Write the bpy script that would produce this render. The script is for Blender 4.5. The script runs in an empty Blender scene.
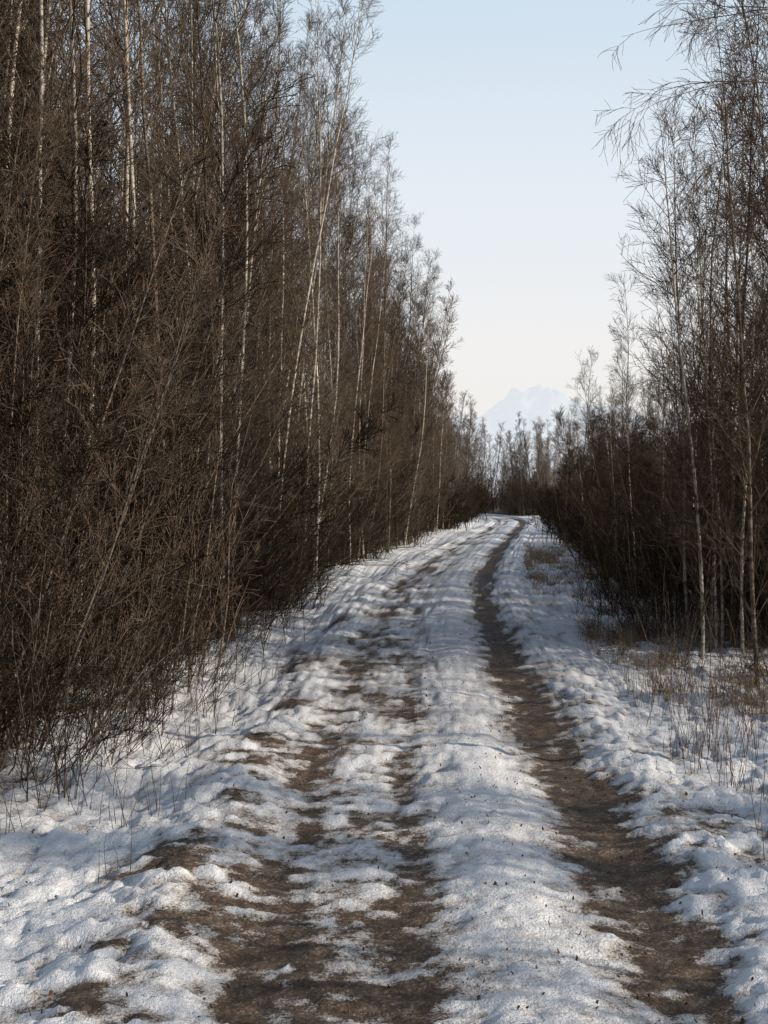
import bpy, math, random
import numpy as np
from mathutils import Vector
random.seed(3)
SC=bpy.context.scene
CAMH=1.9
# ------------------------------------------------------------------ noise
_tab=np.random.default_rng(11).random((512,512))
def vn(x,y,s=0):
    x=np.asarray(x,float)+s*17.31; y=np.asarray(y,float)+s*9.77
    xf=np.floor(x); yf=np.floor(y); fx=x-xf; fy=y-yf
    xi=xf.astype(np.int64)%512; yi=yf.astype(np.int64)%512
    x1=(xi+1)%512; y1=(yi+1)%512
    fx=fx*fx*fx*(fx*(fx*6-15)+10); fy=fy*fy*fy*(fy*(fy*6-15)+10)
    a=_tab[xi,yi]; b=_tab[x1,yi]; c=_tab[xi,y1]; d=_tab[x1,y1]
    return (a*(1-fx)+b*fx)*(1-fy)+(c*(1-fx)+d*fx)*fy
def fbm(x,y,o=3,s=0):
    r=0;a=1;t=0
    for i in range(o):
        r=r+a*vn(x*2**i*(1+.03*i)+y*.13*i,y*2**i-x*.11*i,s+i*3); t+=a; a*=.5
    return r/t
def ss(a,b,x):
    t=np.clip((x-a)/(b-a),0,1); return t*t*(3-2*t)
_cd=np.array([-60,0,5,9,18.6,26,32,41,55,77,100,118,135,160,200,700.])
_cx=np.array([.5,.52,.55,.6,.8,1.2,1.6,2.45,4.0,6.6,9.2,10.3,9.0,3,-9,-160.])
def croad(y):
    y=np.asarray(y,float)
    r=0
    for o in (-3,-1.5,0,1.5,3): r=r+np.interp(y+o*(.5+np.clip(y,0,100)/40),_cd,_cx)
    return r/5
def bump1(u,c,w): return np.exp(-((u-c)/w)**2)
def ground(x,y):
    x=np.asarray(x,float); y=np.asarray(y,float)
    u=x-croad(y)
    wob=(fbm(y*.35,0*y+3.3,2,5)-.5)*.16
    uw=u+wob+(fbm(x*2.2,y*1.6,2,8)-.5)*.13
    g=-.035*bump1(uw,.6,.27)-.022*bump1(uw,-.55,.2)-.03*bump1(uw,-1.12,.24)+.03*bump1(uw,0,.3)
    g=g+.05*bump1(uw,-1.6,.25)-.05*bump1(uw,-2.2,.4)+.05*bump1(uw,1.15,.25)
    side=ss(1.1,2.2,np.abs(u))
    g=g+side*((fbm(x*.5,y*.5,3,20)-.5)*.3)+ss(3,12,np.abs(u))*.25
    g=g+(fbm(x*7,y*7,3,30)-.5)*.032+(fbm(x*16,y*16,2,31)-.5)*.014+(fbm(x*1.4,y*.9,2,33)-.5)*.04
    t=.057+.02*side
    t=t-.104*bump1(uw,.64,.25)
    near=ss(24,7,y)
    t=t-(.020+.032*near)*bump1(uw,-.46,.14)
    t=t-(.036+.022*near)*bump1(uw,-1.1,.22)
    t=t-.085*bump1(u+(fbm(x*1.1,y*.9,2,48)-.5)*.9,-1.75,.26)*ss(26,9,y)*ss(.44,.6,fbm(x*1.7,y*2.6,3,47))
    t=t-.028*ss(7.2,5.2,y)*bump1(uw,-.6,.4)
    t=t-(.020+.004*near)*bump1(uw,-.78,.3)
    inroad=1-.85*bump1(u,.05,.33)
    t=t+(fbm(x*2.6,y*1.7,2,40)-.5)*.05*inroad+(fbm(x*7,y*8,4,42)-.5)*.19*inroad*(1-.35*ss(1.6,2.2,np.abs(u)))
    t=t+(fbm(x*.9,y*.5,2,44)-.5)*.035
    gp=ss(.5,.68,fbm(x*1.3,y*.8,2,61))
    t=t-.05*bump1(u,2.7,.5)*ss(9,15,y)*gp
    t=t-.14*ss(2.9,4.6,np.abs(u)-.5*(u>0)+(fbm(x*.7,y*.6,2,50)-.5)*2.0)
    lump=(fbm(x*2.6,y*2.6,2,70)-.5)*.028+(fbm(x*8,y*8,3,75)-.5)*.022
    dent=-.020*ss(.62,.72,vn(x*4.6,y*4.4,81))-.026*ss(.60,.76,vn(x*9.5,y*9.5,83))-.014*ss(.58,.72,vn(x*17,y*17,85))
    onroad=1-ss(.9,1.5,np.abs(u+.2))
    sn=(lump+dent)*(1-.66*onroad)+(fbm(x*20,y*20,2,90)-.5)*.013
    ph=y*2*math.pi/.085+np.abs(((uw*9)%2)-1)*3.0
    tr=(bump1(uw,-.22,.1)+bump1(uw,-.82,.13)+.7*bump1(uw,.28,.09))
    sn=sn+tr*.007*np.sin(ph)-.010*tr
    sn=sn*ss(-.03,.05,t)
    ts=t+sn*.5
    z=g+np.where(t>0,t,0)*.38+sn
    z=np.where(t>0,z,g)
    return z,ts
# ------------------------------------------------------------------ material helpers
def newmat(name):
    m=bpy.data.materials.new(name); m.use_nodes=True
    nt=m.node_tree; b=nt.nodes["Principled BSDF"]
    return m,nt,b
def N(nt,t,**k):
    n=nt.nodes.new(t)
    for a,v in k.items(): setattr(n,a,v)
    return n
def ramp(nt,inp,stops):
    r=N(nt,'ShaderNodeValToRGB'); e=r.color_ramp.elements
    while len(e)>len(stops): e.remove(e[-1])
    while len(e)<len(stops): e.new(.5)
    for el,(p,c) in zip(e,stops):
        el.position=p; el.color=(c[0],c[1],c[2],1)
    nt.links.new(inp,r.inputs[0]); return r
def noise(nt,vec,scale,detail=4,rough=.6):
    n=N(nt,'ShaderNodeTexNoise'); n.inputs['Scale'].default_value=scale
    n.inputs['Detail'].default_value=detail; n.inputs['Roughness'].default_value=rough
    nt.links.new(vec,n.inputs['Vector']); return n
def math_(nt,op,a,b=None,c=None):
    n=N(nt,'ShaderNodeMath',operation=op)
    for i,v in enumerate((a,b,c)):
        if v is None: continue
        if isinstance(v,(int,float)): n.inputs[i].default_value=v
        else: nt.links.new(v,n.inputs[i])
    return n.outputs[0]
def mix(nt,f,a,b):
    n=N(nt,'ShaderNodeMix',data_type='RGBA')
    for s,v in ((n.inputs[0],f),(n.inputs[6],a),(n.inputs[7],b)):
        if isinstance(v,(int,float)): s.default_value=v
        elif isinstance(v,tuple): s.default_value=(*v,1)
        else: nt.links.new(v,s)
    return n.outputs[2]
def ground_mat():
    m,nt,b=newmat("snow_and_dirt")
    tc=N(nt,'ShaderNodeTexCoord'); P=tc.outputs['Object']
    at=N(nt,'ShaderNodeAttribute',attribute_name='thick'); T=at.outputs['Fac']
    n1=noise(nt,P,16,4,.75); n2=noise(nt,P,85,2,.7)
    f=math_(nt,'MULTIPLY',math_(nt,'SUBTRACT',n1.outputs[0],.5),.13)
    f2=math_(nt,'MULTIPLY',math_(nt,'SUBTRACT',n2.outputs[0],.5),.09)
    t=math_(nt,'ADD',math_(nt,'ADD',T,f),f2)
    mr=N(nt,'ShaderNodeMapRange',interpolation_type='SMOOTHSTEP'); nt.links.new(t,mr.inputs[0])
    mr.inputs[1].default_value=-.010; mr.inputs[2].default_value=.012
    fac=mr.outputs[0]
    mr2=N(nt,'ShaderNodeMapRange',interpolation_type='SMOOTHSTEP'); nt.links.new(t,mr2.inputs[0])
    mr2.inputs[1].default_value=.0; mr2.inputs[2].default_value=.06
    snow=mix(nt,mr2.outputs[0],(.36,.325,.30),(.69,.695,.715))
    spk=ramp(nt,n2.outputs[0],[(.66,(0,0,0)),(.74,(.45,.45,.45))])
    snow=mix(nt,spk.outputs[0],snow,(.22,.17,.13))
    d1=noise(nt,P,9,5,.8)
    dirt=ramp(nt,d1.outputs[0],[(.32,(.065,.043,.029)),(.5,(.15,.103,.07)),(.68,(.34,.25,.18))])
    v=N(nt,'ShaderNodeTexVoronoi'); v.inputs['Scale'].default_value=42; nt.links.new(P,v.inputs['Vector'])
    vr=ramp(nt,v.outputs['Distance'],[(.15,(1,1,1)),(.5,(.25,.25,.25))])
    mm=N(nt,'ShaderNodeMix',data_type='RGBA',blend_type='MULTIPLY'); mm.inputs[0].default_value=.7
    nt.links.new(dirt.outputs[0],mm.inputs[6]); nt.links.new(vr.outputs[0],mm.inputs[7])
    col=mix(nt,fac,mm.outputs[2],snow)
    nt.links.new(col,b.inputs['Base Color'])
    b.inputs['Roughness'].default_value=.75; b.inputs['Specular IOR Level'].default_value=.25
    bn=noise(nt,P,50,3,.75)
    bp=N(nt,'ShaderNodeBump'); bp.inputs['Strength'].default_value=.7; bp.inputs['Distance'].default_value=.03
    nt.links.new(bn.outputs[0],bp.inputs['Height']); nt.links.new(bp.outputs[0],b.inputs['Normal'])
    return m
def bark_mat(name,stops,scale=6,rnd=.35,det=1):
    m,nt,b=newmat(name)
    tc=N(nt,'ShaderNodeTexCoord'); mp=N(nt,'ShaderNodeMapping'); mp.inputs['Scale'].default_value=(1,1,3.5)
    nt.links.new(tc.outputs['Object'],mp.inputs[0])
    n=noise(nt,mp.outputs[0],scale,det,.65)
    r=ramp(nt,n.outputs[0],stops)
    oi=N(nt,'ShaderNodeObjectInfo')
    k=math_(nt,'MULTIPLY_ADD',oi.outputs['Random'],rnd*2,1-rnd)
    vm=N(nt,'ShaderNodeVectorMath',operation='SCALE'); nt.links.new(r.outputs[0],vm.inputs[0]); nt.links.new(k,vm.inputs['Scale'])
    nt.links.new(vm.outputs[0],b.inputs['Base Color'])
    b.inputs['Roughness'].default_value=.9; b.inputs['Specular IOR Level'].default_value=0
    return m
M_G=ground_mat()
M_BIRCH=bark_mat("pale_bark",[(.34,(.13,.108,.09)),(.48,(.34,.30,.255)),(.7,(.48,.435,.375))],3,.35,3)
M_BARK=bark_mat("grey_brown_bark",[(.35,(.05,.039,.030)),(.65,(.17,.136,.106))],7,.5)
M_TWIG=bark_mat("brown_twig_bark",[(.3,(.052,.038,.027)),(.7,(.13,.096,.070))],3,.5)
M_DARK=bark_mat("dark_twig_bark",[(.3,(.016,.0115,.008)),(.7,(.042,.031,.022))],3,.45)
M_FAR=bark_mat("far_twig_haze_tint",[(.3,(.10,.078,.062)),(.7,(.19,.155,.125))],3,.4)  # twig colour lightened for far trees to imitate distance haze
M_NEEDLE=bark_mat("spruce_needles",[(.3,(.012,.011,.007)),(.7,(.030,.025,.016))],3,.3)
M_GRASS=bark_mat("dry_grass_blades",[(.3,(.15,.108,.068)),(.7,(.34,.255,.17))],9,.3)
M_LEAF=bark_mat("dead_leaf",[(.3,(.05,.03,.018)),(.7,(.15,.09,.05))],9,.3)
# ------------------------------------------------------------------ mesh builders
class MB:
    def __init__(s): s.v=[];s.f=[];s.m=[];s.n=0
    def tubes(s,P,R,sides,mat):
        Nn,n=P.shape[:2]
        T=P[:,-1]-P[:,0]; T/=np.linalg.norm(T,axis=1,keepdims=True)+1e-9
        ref=np.where(np.abs(T[:,2:3])>.9,np.array([[1,0,0.]]),np.array([[0,0,1.]]))
        U=np.cross(T,ref); U/=np.linalg.norm(U,axis=1,keepdims=True)+1e-9
        V=np.cross(T,U)
        a=np.arange(sides)*2*math.pi/sides
        ring=U[:,None,None,:]*np.cos(a)[None,None,:,None]+V[:,None,None,:]*np.sin(a)[None,None,:,None]
        vv=P[:,:,None,:]+ring*R[:,:,None,None]
        base=s.n+(np.arange(Nn)*n*sides)[:,None,None]
        i=np.arange(n-1)[None,:,None]*sides; j=np.arange(sides)[None,None,:]; j2=(j+1)%sides
        q=np.stack([base+i+j,base+i+j2,base+i+sides+j2,base+i+sides+j],-1).reshape(-1,4)
        s.v.append(vv.reshape(-1,3)); s.f.append(q); s.m.append(np.full(len(q),mat)); s.n+=Nn*n*sides
    def quads(s,Q,mat):
        k=len(Q); s.v.append(Q.reshape(-1,3)); s.f.append(s.n+np.arange(k*4).reshape(-1,4)); s.m.append(np.full(k,mat)); s.n+=k*4
    def mesh(s,name,mats,smooth=True):
        v=np.concatenate(s.v).astype(np.float32); f=np.concatenate(s.f).astype(np.int32); mi=np.concatenate(s.m).astype(np.int32)
        me=bpy.data.meshes.new(name); me.vertices.add(len(v)); me.vertices.foreach_set('co',v.ravel())
        me.loops.add(f.size); me.loops.foreach_set('vertex_index',f.ravel())
        me.polygons.add(len(f)); me.polygons.foreach_set('loop_start',np.arange(len(f),dtype=np.int32)*4)
        me.polygons.foreach_set('loop_total',np.full(len(f),4,np.int32))
        me.polygons.foreach_set('material_index',mi); me.polygons.foreach_set('use_smooth',np.full(len(f),smooth))
        for m in mats: me.materials.append(m)
        me.update(calc_edges=True); return me
def norm(a): return a/(np.linalg.norm(a,axis=-1,keepdims=True)+1e-9)
def grow(rng,p0,d0,L,npts,up,wig):
    P=[p0]; d=norm(d0); p=p0
    for i in range(npts-1):
        d=norm(d+np.array([0,0,1.])*up+rng.normal(0,wig,d.shape))
        p=p+d*(L/(npts-1))[:,None]; P.append(p)
    return np.stack(P,1)
def spawn(rng,P,R,k,t0,t1,a0,a1,lenf,npts,up,wig,rmul=.6,rk=.012,tip=.25):
    Nn,n=P.shape[:2]
    idx=np.repeat(np.arange(Nn),k); t=rng.uniform(t0,t1,Nn*k)
    s=t*(n-1); i=np.minimum(s.astype(int),n-2); f=(s-i)[:,None]
    p=P[idx,i]*(1-f)+P[idx,i+1]*f; T=norm(P[idx,i+1]-P[idx,i])
    r=R[idx,i]*(1-f[:,0])+R[idx,i+1]*f[:,0]
    q=rng.normal(0,1,p.shape); q=norm(q-T*np.sum(q*T,1,keepdims=True))
    a=rng.uniform(a0,a1,len(t))[:,None]
    PL=np.linalg.norm(P[:,-1]-P[:,0],axis=1)[idx]
    L=lenf(t,PL)*rng.uniform(.6,1.25,len(t))
    C=grow(rng,p,T*np.cos(a)+q*np.sin(a),L,npts,up,wig)
    rb=np.minimum(r*rmul,np.maximum(rk*L,.0018))
    RR=rb[:,None]*np.linspace(1,tip,npts)[None,:]
    return C,RR
def tree(name,seed,H,r0,kb,kt,ks,mats,t0=.2,crown=.17,blen=.03,lean=.06,ang=(.5,.95),up=.12,stems=1,tw=.0022,droop=.03):
    rng=np.random.default_rng(seed); mb=MB()
    p0=np.zeros((stems,3)); 
    if stems>1: p0[:,:2]=rng.normal(0,.25,(stems,2))
    p0[:,2]=-.25
    d0=np.concatenate([rng.normal(0,lean if stems==1 else lean*2,(stems,2)),np.ones((stems,1))],1)
    L=H*rng.uniform(.7,1.05,stems) if stems>1 else np.array([H])
    T=grow(rng,p0,d0,L,14,.02,.028)
    TR=(r0*(L/H))[:,None]*(np.linspace(1,.0,14)[None,:]**.8*.93+.07)
    mb.tubes(T,TR,6,0)
    B,BR=spawn(rng,T,TR,kb,t0,.97,ang[0],ang[1],lambda t,PL:PL*(blen+crown*(1-t)**.8),6,up,.09,.6,.008)
    mb.tubes(B,np.maximum(BR,tw),3,1)
    W,WR=spawn(rng,B,BR,kt,.15,.98,.4,.9,lambda t,PL:.18+.42*PL*(1.1-t),4,droop,.13,.7,.006)
    mb.tubes(W,np.maximum(WR,tw),3,1)
    if ks:
        S,SR=spawn(rng,W,WR,ks,.15,1,.4,.9,lambda t,PL:.08+.5*PL*(1.1-t),3,droop,.16,.7,.005)
        mb.tubes(S,np.maximum(SR,tw*.8),3,1)
    D,DR=spawn(rng,T,TR,30,.45,1,.4,.9,lambda t,PL:.25+0*t,4,.1,.1,.4,.008)
    mb.tubes(D,np.maximum(DR,tw),3,1)
    return mb.mesh(name,mats)
def shrub(name,seed,H,ns,kb,kt,mats,spread=.5,up=.04,tw=.0022,base=.25):
    rng=np.random.default_rng(seed); mb=MB()
    p0=np.concatenate([rng.normal(0,base,(ns,2)),np.full((ns,1),-.12)],1)
    a=rng.uniform(0,2*math.pi,ns); s=np.abs(rng.normal(0,spread,ns))
    d0=np.stack([np.cos(a)*s,np.sin(a)*s,np.ones(ns)],1)
    L=H*rng.uniform(.45,1.1,ns)
    T=grow(rng,p0,d0,L,9,up,.09); TR=(.0042*L)[:,None]*np.linspace(1,.25,9)[None,:]
    TR=np.maximum(TR,.003)
    mb.tubes(T,TR,4,0)
    B,BR=spawn(rng,T,TR,kb,.12,.98,.35,.9,lambda t,PL:.15+.33*PL*(1.1-t),6,.06,.13,.7,.008)
    mb.tubes(B,np.maximum(BR,tw),3,1)
    W,WR=spawn(rng,B,BR,kt,.15,1,.35,.9,lambda t,PL:.12+.4*PL*(1.1-t),4,.04,.16,.7,.006)
    mb.tubes(W,np.maximum(WR,tw*.8),3,1)
    return mb.mesh(name,mats)
def spruce(name,seed,H,mats):
    rng=np.random.default_rng(seed); mb=MB()
    T=grow(rng,np.array([[0,0,-.2]]),np.array([[0.01,0,1.]]),np.array([H]),12,.05,.012)
    TR=.07*np.linspace(1,.08,12)[None,:]; mb.tubes(T,TR,7,0)
    B,BR=spawn(rng,T,TR,110,.04,.99,1.25,1.7,lambda t,PL:.2+PL*.17*(1-t)**.8,7,-.03,.06,.45,.01)
    B[:,:,2]+=((np.linspace(0,1,7)**2)[None,:])*np.linalg.norm(B[:,-1]-B[:,0],axis=1)[:,None]*.14
    mb.tubes(B,BR,3,0)
    W,WR=spawn(rng,B,BR,11,.1,1,.6,1.1,lambda t,PL:.08+.33*PL*(1.1-t),4,-.1,.1,.7,.006)
    mb.tubes(W,np.maximum(WR,.006),3,1)
    Q,QR=spawn(rng,W,WR,7,.0,1,.6,1.2,lambda t,PL:.07+0*t,2,-.05,.1,1,.02)
    mb.tubes(Q,np.maximum(QR,.006),3,1)
    return mb.mesh(name,mats)
MP=[M_BIRCH,M_TWIG]; MBk=[M_BARK,M_TWIG]; MD=[M_BARK,M_DARK]; MPB=[M_BIRCH,M_BARK]
tallv=[tree("tall_tree_mesh",100+i,13.0,.036,54,8,4,(MP,MPB,MP,MBk,MP,MPB)[i],t0=.12,crown=.15,lean=.035,tw=.003) for i in range(6)]
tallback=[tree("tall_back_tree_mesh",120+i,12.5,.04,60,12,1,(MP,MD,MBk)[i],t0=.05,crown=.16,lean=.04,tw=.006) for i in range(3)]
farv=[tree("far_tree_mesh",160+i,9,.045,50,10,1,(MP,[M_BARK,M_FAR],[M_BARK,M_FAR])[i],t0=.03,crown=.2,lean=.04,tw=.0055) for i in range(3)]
youngv=[tree("young_tree_mesh",200+i,7.0,.024,40,7,4,MP if i%2==0 else MBk,t0=.1,crown=.17,lean=.03,tw=.0026) for i in range(5)]
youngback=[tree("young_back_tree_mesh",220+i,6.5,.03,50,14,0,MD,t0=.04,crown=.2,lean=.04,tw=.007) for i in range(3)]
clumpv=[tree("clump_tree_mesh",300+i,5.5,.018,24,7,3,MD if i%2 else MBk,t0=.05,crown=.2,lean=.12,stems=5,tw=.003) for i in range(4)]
shrubv=[shrub("shrub_mesh",400+i,3.6,22,10,5,(MD,MBk,MBk,MD,MD)[i],.5,tw=.0036,base=.4) for i in range(5)]
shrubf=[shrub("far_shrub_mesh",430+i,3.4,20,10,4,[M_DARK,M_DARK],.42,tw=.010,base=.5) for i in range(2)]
shrubb=[shrub("bend_shrub_mesh",440+i,3.4,20,10,4,[M_BARK,M_TWIG],.42,tw=.008,base=.5) for i in range(2)]
shrubs_low=[shrub("low_shrub_mesh",450+i,1.3,9,5,3,[M_BARK,M_DARK],.45) for i in range(3)]
sprucev=[spruce("spruce_mesh",500+i,8.5,[M_BARK,M_NEEDLE]) for i in range(2)]
root=SC.collection
def empty(name):
    e=bpy.data.objects.new(name,None); root.objects.link(e); return e
def gz(x,y): return float(ground(np.array([x]),np.array([y]))[0][0])
def put(me,name,x,y,sc=1,rz=None,tilt=(0,0),parent=None):
    o=bpy.data.objects.new(name,me); root.objects.link(o); o.rotation_mode='ZYX'
    o.location=(x,y,gz(x,y)); o.rotation_euler=(tilt[0],tilt[1],random.uniform(0,6.28) if rz is None else rz)
    o.scale=(sc,sc,sc)
    if parent: o.parent=parent
    return o
R=random.uniform; CH=random.choice
# ------------------------------------------------------------------ ground sheet
fx=np.arange(-3.2,3.6,.02)
lo=[];x=-3.2;st=.03
while x>-900: x-=st; st*=1.09; lo.append(x)
hi=[];x=fx[-1];st=.03
while x<900: x+=st; st*=1.09; hi.append(x)
U=np.concatenate([lo[::-1],fx,hi])
ys=[-40,-25,-15,-8,-4,-1,1,2.5,3.5,4.2]; y=4.4
while y<900:
    ys.append(y); y+= max(.02,.0011*y*y*.9) if y<60 else max(3.5,.05*y)
Y=np.array(ys)
YY,UU=np.meshgrid(Y,U,indexing='ij')
XX=UU+croad(YY)
Z,TH=ground(XX,YY)
me=bpy.data.meshes.new("ground"); nr,nc=XX.shape
co=np.stack([XX,YY,Z],-1).astype(np.float32).reshape(-1)
me.vertices.add(nr*nc); me.vertices.foreach_set('co',co)
ii=np.arange(nr-1)[:,None]*nc+np.arange(nc-1)[None,:]
F=np.stack([ii,ii+1,ii+nc+1,ii+nc],-1).reshape(-1,4).astype(np.int32)
me.loops.add(F.size); me.loops.foreach_set('vertex_index',F.ravel())
me.polygons.add(len(F)); me.polygons.foreach_set('loop_start',np.arange(len(F),dtype=np.int32)*4)
me.polygons.foreach_set('loop_total',np.full(len(F),4,np.int32)); me.polygons.foreach_set('use_smooth',np.full(len(F),True))
a=me.attributes.new('thick','FLOAT','POINT'); a.data.foreach_set('value',TH.astype(np.float32).ravel())
me.update(calc_edges=True); me.materials.append(M_G)
g=bpy.data.objects.new("snowy_dirt_road_ground",me); root.objects.link(g)
# ------------------------------------------------------------------ vegetation
forest=empty("background_forest"); thick=empty("roadside_thicket"); farf=empty("distant_tree_line")
def C(y): return float(croad(y))
y=11.5
while y<62:
    for k in range(2):
        d=y+R(-.6,.6); off=-R(2.9,5.2)-(.5 if d<16 else 0)
        put(CH(tallv),"bare_birch_tree",C(d)+off,d,R(.84,1.12)*(1-.15*ss(38,60,d)),tilt=(R(-.06,.06),R(-.02,.09)))
    y+=R(.55,.85)*(1+y/80)
for i in range(35):
    d=R(9,40); put(CH(tallv),"bare_tree",C(d)-R(5,8),d,R(.85,1.08),parent=forest,tilt=(R(-.05,.05),R(-.04,.08)))
for i in range(50):
    d=6+R(0,1)*42; put(CH(tallback),"bare_tree",C(d)-R(6.5,10),d,R(.8,1.05),parent=forest,tilt=(R(-.05,.05),R(-.05,.05)))
for i in range(60):
    d=R(40,80); s=1-.38*(d-40)/85
    put(CH(tallback),"bare_tree",C(d)-R(3,6),d,R(.72,.98)*s,parent=forest,tilt=(R(-.05,.05),R(-.03,.05)))
for i in range(85):
    d=R(72,128)
    put(CH(farv),"bare_tree",C(d)-R(2.8,7.5),d,R(.7,1.05),parent=forest,tilt=(R(-.05,.05),R(-.02,.06)))
# left understory
for i in range(115):
    d=9.8+(R(0,1)**1.3)*45; off=-R(3.1,5.0)-(.6 if d<14 else 0)
    put(CH(shrubv),"shrub",C(d)+off,d,R(.45,1.1),parent=thick,tilt=(R(-.2,.2),R(0,.32)))
for i in range(55):
    d=9.5+(R(0,1)**1.2)*42; put(CH(clumpv),"sapling",C(d)-R(3.5,6.5),d,R(.7,1.2),parent=thick,tilt=(R(-.1,.1),R(0,.15)))
for i in range(55):
    d=R(9,60); put(CH(shrubf),"shrub",C(d)-R(5.8,8),d,R(.8,1.4),parent=thick)
for i in range(55):
    d=R(50,124); put(CH(shrubf),"shrub",C(d)-R(3,5),d,R(.7,1.2),parent=thick)
for i in range(40):
    d=R(8.6,26); put(CH(shrubs_low),"shrub",C(d)-R(2.4,3.3),d,R(.6,1.3),parent=thick,tilt=(R(-.15,.15),R(0,.4)))
for (xo,d,s) in ((-5.6,13,.85),(-5.4,17,1.0),(-5.2,21,.9),(-5,26,.95),(-6.5,12,1.0),(-5,32,.9),(-7,16,1.1),(-7.5,20,1.1),(-7.5,25,1.15),(-5.4,39,1),(-7,31,1.1),(-5.2,47,.75),(-7,40,1.1),(-8.5,13,1.1)):
    put(CH(sprucev),"spruce_tree",C(d)+xo,d,s)
# right edge
y=15
while y<50:
    d=y+R(-.5,.5); s=R(.8,1.08)
    put(CH(youngv),"bare_birch_tree",C(d)+R(2.9,4.9),d,s*(1 if d<22 else .78),tilt=(R(-.05,.05),R(-.04,.04)))
    y+=R(.38,.7)*(1+y/50)
for (x,d,s) in ((3.7,16.5,1.0),(4.3,17.5,1.2),(4.5,18.4,1.15),(4.3,15.2,1.15),(5.1,19,1.25),(4.9,16.4,1.25),(4.45,20.5,1.0),(4.9,17.6,1.2),(5.3,17,1.25),(4.1,18.9,1.05),(4.6,16.8,1.2),(4.7,15.6,1.1),(3.95,17.2,1.05)):
    put(CH(youngv),"bare_birch_tree",x,d,s,tilt=(R(-.03,.03),R(-.03,.03)))
for i in range(40):
    d=14+R(0,1)*38; put(CH(youngv),"bare_tree",C(d)+R(4.4,8),d,R(.7,1.1)*(1 if d<22 else .75),parent=forest,tilt=(R(-.05,.05),R(-.05,.05)))
for i in range(75):
    d=17+R(0,1)*95; put(CH(youngback),"bare_tree",C(d)+R(5.5,10) if d<55 else C(d)+R(3.0,8),d,R(.65,.9)*(1 if d<24 else .85),parent=forest,tilt=(R(-.05,.05),R(-.05,.05)))
for i in range(75):
    d=17+(R(0,1)**1.3)*34; put(CH(shrubv),"shrub",C(d)+R(3.2,6),d,R(.35,.8),parent=thick,tilt=(R(-.15,.15),R(-.15,.05)))
for i in range(40):
    d=16+R(0,1)*34; put(CH(clumpv),"sapling",C(d)+R(3.4,7),d,R(.5,.85),parent=thick)
for i in range(75):
    d=R(17,116); put(CH(shrubf),"shrub",C(d)+(R(2.8,5.5) if d>50 else R(5.2,8)),d,R(.5,.95),parent=thick)
for i in range(30):
    d=R(11,26); put(CH(shrubs_low),"shrub",C(d)+R(2.4,4),d,R(.5,1.2),parent=thick)
# far bend
k=0
while k<150:
    d=R(126,152); x=R(2,27)
    if abs(x-C(d))<2.4: continue
    k+=1
    put(CH(farv),"bare_tree",x,d,R(.65,1.15),parent=farf)
    if k%2: put(CH(shrubb),"shrub",x+R(-.5,.5),d,R(.8,1.4),parent=farf)
# open woods beside / behind the camera on the right
for i in range(30):
    d=R(-10,14); put(CH(youngv),"bare_tree",R(5.0,12),d,R(.75,1.05),parent=forest)
for i in range(12):
    d=R(-10,8); put(CH(youngback),"bare_tree",R(6,13),d,R(.7,1.0),parent=forest)
def overhang():
    rng=np.random.default_rng(78); mb=MB()
    T=grow(rng,np.array([[0,0,-.2]]),np.array([[-.02,0,1.]]),np.array([6.2]),12,.03,.02)
    TR=.05*np.linspace(1,.12,12)[None,:]; mb.tubes(T,TR,7,0)
    k=8
    p0=T[0,[8,8,9,9,9,10,10,10]]; d0=np.stack([-rng.uniform(.7,1.1,k),rng.normal(0,.25,k),rng.uniform(.1,.5,k)],1)
    B=grow(rng,p0,d0,rng.uniform(1.2,1.95,k),10,-.10,.10); BR=.008*np.linspace(1,.15,10)[None,:]*np.ones((k,1)); mb.tubes(B,BR,5,1)
    W,WR=spawn(rng,B,BR,14,.2,1,.3,.9,lambda t,PL:.36+0*t,7,-.17,.15,.6,.006); mb.tubes(W,np.maximum(WR,.0018),3,1)
    S,SR=spawn(rng,W,WR,9,.1,1,.3,.9,lambda t,PL:.15+0*t,4,-.1,.17,.6,.006); mb.tubes(S,np.maximum(SR,.0015),3,1)
    B2,BR2=spawn(rng,T,TR,24,.35,.98,.6,1.1,lambda t,PL:PL*(.05+.14*(1-t)),6,.02,.08,.5,.01); mb.tubes(B2,BR2,4,1)
    W2,WR2=spawn(rng,B2,BR2,9,.2,1,.3,.8,lambda t,PL:.3+0*t,5,-.05,.12,.6,.006); mb.tubes(W2,np.maximum(WR2,.0018),3,1)
    return mb.mesh("overhanging_birch_mesh",[M_BIRCH,M_TWIG])
put(overhang(),"overhanging_birch_tree",3.55,9.9,.97,rz=0)
def blades(rng,centres,nb,h,spread,w,bend):
    mb=MB()
    c=np.repeat(centres,nb,0); n=len(c)
    a=rng.uniform(0,2*math.pi,n); s=np.abs(rng.normal(0,spread,n))
    d0=np.stack([np.cos(a)*s,np.sin(a)*s,np.ones(n)],1)
    c=c+np.concatenate([rng.normal(0,.06,(n,2)),np.zeros((n,1))],1)
    P=grow(rng,c,d0,h*rng.uniform(.3,1.2,n),6,-bend,.09)
    mb.tubes(P,w*np.linspace(1,.3,6)[None,:]*np.ones((n,1)),3,0); return mb
rng=np.random.default_rng(5)
def pts(n,y0,y1,u0,u1,clus=False):
    y=rng.uniform(y0,y1,n); x=croad(y)+rng.uniform(u0,u1,n)
    if clus:
        k=fbm(x*1.3,y*.8,2,61)+rng.normal(0,.08,n)>.49; x=x[k]; y=y[k]
    z=ground(x,y)[0]-.02
    return np.stack([x,y,z],1)
me=blades(rng,np.concatenate([pts(190,11,22,1.9,3.9,True),pts(380,16,50,1.6,3.6,True)]),26,.38,.75,.003,.16).mesh("dry_grass",[M_GRASS])
o=bpy.data.objects.new("dry_grass",me); root.objects.link(o)
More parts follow.
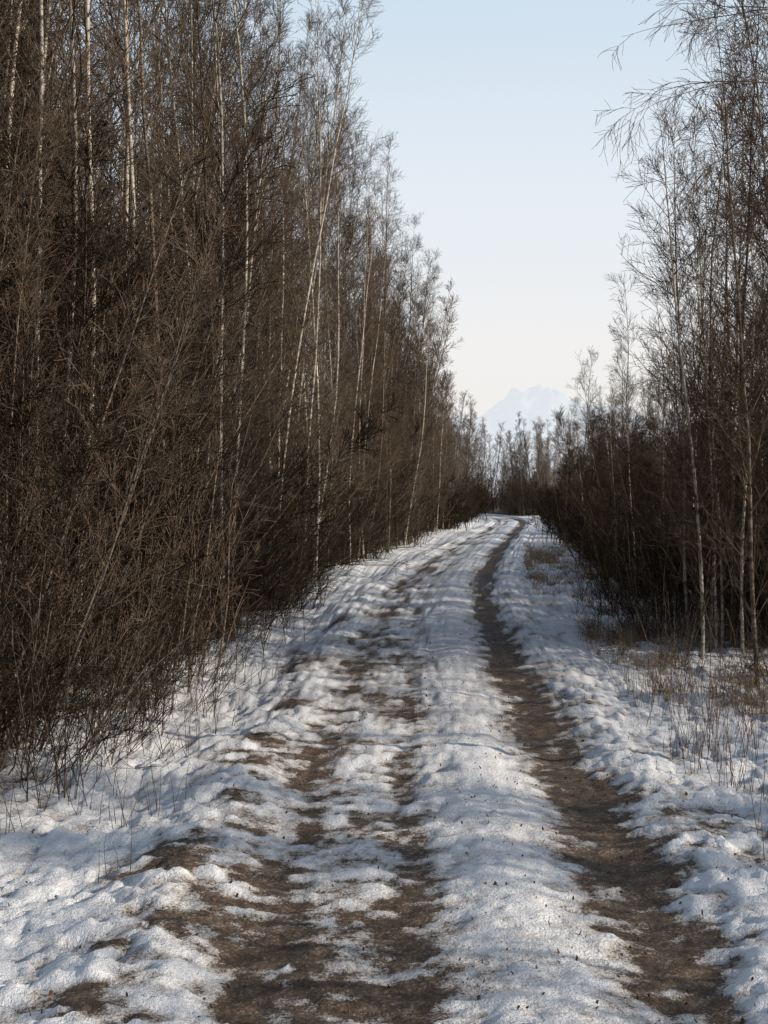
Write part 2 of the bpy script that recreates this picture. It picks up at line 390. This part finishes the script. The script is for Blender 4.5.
me=blades(rng,np.concatenate([pts(130,7.2,15,1.5,2.8),pts(40,7,16,-2.8,-1.9)]),4,.5,.22,.0026,.01).mesh("dry_weed_stalks",[M_LEAF])
o=bpy.data.objects.new("dry_weed_stalks",me); root.objects.link(o)
n=3000
yy=4.6+rng.random(n)**1.6*26; xx=croad(yy)+rng.normal(0,1.6,n); zz=ground(xx,yy)[0]+.006
a=rng.uniform(0,6.28,n); L=rng.uniform(.003,.012,n); Wd=L*rng.uniform(.3,.8,n)
e1=np.stack([np.cos(a)*L,np.sin(a)*L,rng.normal(0,.006,n)],1); e2=np.stack([-np.sin(a)*Wd,np.cos(a)*Wd,rng.normal(0,.006,n)],1)
c=np.stack([xx,yy,zz],1)
Q=np.stack([c-e1,c-e2,c+e1,c+e2],1); Q[:,0,2]+=.004
mb=MB(); mb.quads(Q,0); o=bpy.data.objects.new("fallen_leaves",mb.mesh("fallen_leaves",[M_LEAF],False)); root.objects.link(o)
# ------------------------------------------------------------------ mountains
def mountain():
    nx,ny=260,60
    xs=np.linspace(-3500,4800,nx); ysm=np.linspace(9000,12500,ny)
    Ym,Xm=np.meshgrid(ysm,xs,indexing='ij')
    prof=540+230*np.exp(-np.abs((Xm-1190)/190)**1.4)+150*np.exp(-np.abs((Xm-940)/150)**1.3)+90*np.exp(-((Xm-1600)/300)**2)
    ridge=np.exp(-((Ym-10600)/800)**2)
    rn=1-np.abs(2*fbm(Xm/230,Ym/230,5,7)-1)
    Zm=prof*ridge*(.62+.5*rn)-30
    me=bpy.data.meshes.new("mountain"); me.vertices.add(nx*ny)
    me.vertices.foreach_set('co',np.stack([Xm,Ym,Zm],-1).astype(np.float32).ravel())
    ii=np.arange(ny-1)[:,None]*nx+np.arange(nx-1)[None,:]
    F=np.stack([ii,ii+1,ii+nx+1,ii+nx],-1).reshape(-1,4).astype(np.int32)
    me.loops.add(F.size); me.loops.foreach_set('vertex_index',F.ravel())
    me.polygons.add(len(F)); me.polygons.foreach_set('loop_start',np.arange(len(F),dtype=np.int32)*4)
    me.polygons.foreach_set('loop_total',np.full(len(F),4,np.int32))
    me.update(calc_edges=True)
    m,nt,b=newmat("snow_mountain_painted_haze"); tc=N(nt,'ShaderNodeTexCoord'); n_=noise(nt,tc.outputs['Object'],.006,5,.6)
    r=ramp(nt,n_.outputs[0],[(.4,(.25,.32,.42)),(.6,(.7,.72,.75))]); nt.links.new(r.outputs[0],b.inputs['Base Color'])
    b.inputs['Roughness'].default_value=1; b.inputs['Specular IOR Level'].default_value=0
    em=N(nt,'ShaderNodeEmission'); em.inputs[0].default_value=(.80,.84,.89,1); em.inputs[1].default_value=1  # glow in the surface stands in for aerial haze over the mountain
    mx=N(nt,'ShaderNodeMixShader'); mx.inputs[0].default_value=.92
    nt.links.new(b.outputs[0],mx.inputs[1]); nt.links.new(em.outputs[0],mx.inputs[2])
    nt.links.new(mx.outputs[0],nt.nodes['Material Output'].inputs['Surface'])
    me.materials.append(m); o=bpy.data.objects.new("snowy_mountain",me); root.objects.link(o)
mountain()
# ------------------------------------------------------------------ light
SE,SR_=math.radians(24),math.radians(106)
w=bpy.data.worlds.new("World"); SC.world=w; w.use_nodes=True; nt=w.node_tree
sky=nt.nodes.new('ShaderNodeTexSky'); sky.sky_type='NISHITA'; sky.sun_disc=False
sky.sun_elevation=SE; sky.sun_rotation=SR_; sky.air_density=1.0; sky.dust_density=1.5; sky.ozone_density=1.0
tc=N(nt,'ShaderNodeTexCoord'); sx=N(nt,'ShaderNodeSeparateXYZ'); nt.links.new(tc.outputs['Generated'],sx.inputs[0])
n_=noise(nt,tc.outputs['Generated'],2.2,2,.5)
hz=math_(nt,'ADD',sx.outputs[2],math_(nt,'MULTIPLY',math_(nt,'SUBTRACT',n_.outputs[0],.5),.12))
hr=ramp(nt,hz,[(0,(7.5,7.2,7.0)),(.09,(7.6,7.4,7.3)),(.2,(6.7,7.2,7.7)),(.36,(5.1,6.2,7.2)),(.8,(1.3,1.9,2.9))])
mxc=mix(nt,.88,sky.outputs[0],hr.outputs[0])
nt.links.new(mxc,nt.nodes['Background'].inputs[0]); nt.nodes['Background'].inputs[1].default_value=.126
sd=Vector((math.sin(SR_)*math.cos(SE),math.cos(SR_)*math.cos(SE),math.sin(SE)))
l=bpy.data.lights.new("sun",'SUN'); l.energy=5.0; l.angle=math.radians(.5); l.color=(1,.88,.72)
lo_=bpy.data.objects.new("sun",l); lo_.rotation_euler=sd.to_track_quat('Z','Y').to_euler(); lo_.location=(20,-10,20); root.objects.link(lo_)
cam=bpy.data.cameras.new("camera"); cam.sensor_fit='VERTICAL'; cam.sensor_height=36; cam.lens=50; cam.clip_end=30000; cam.clip_start=.05
co_=bpy.data.objects.new("camera",cam); co_.location=(0,0,CAMH+.03); co_.rotation_euler=(math.radians(90-.69),0,0); root.objects.link(co_)
SC.camera=co_
SC.view_settings.view_transform='Standard'; SC.view_settings.look='None'; SC.view_settings.exposure=0
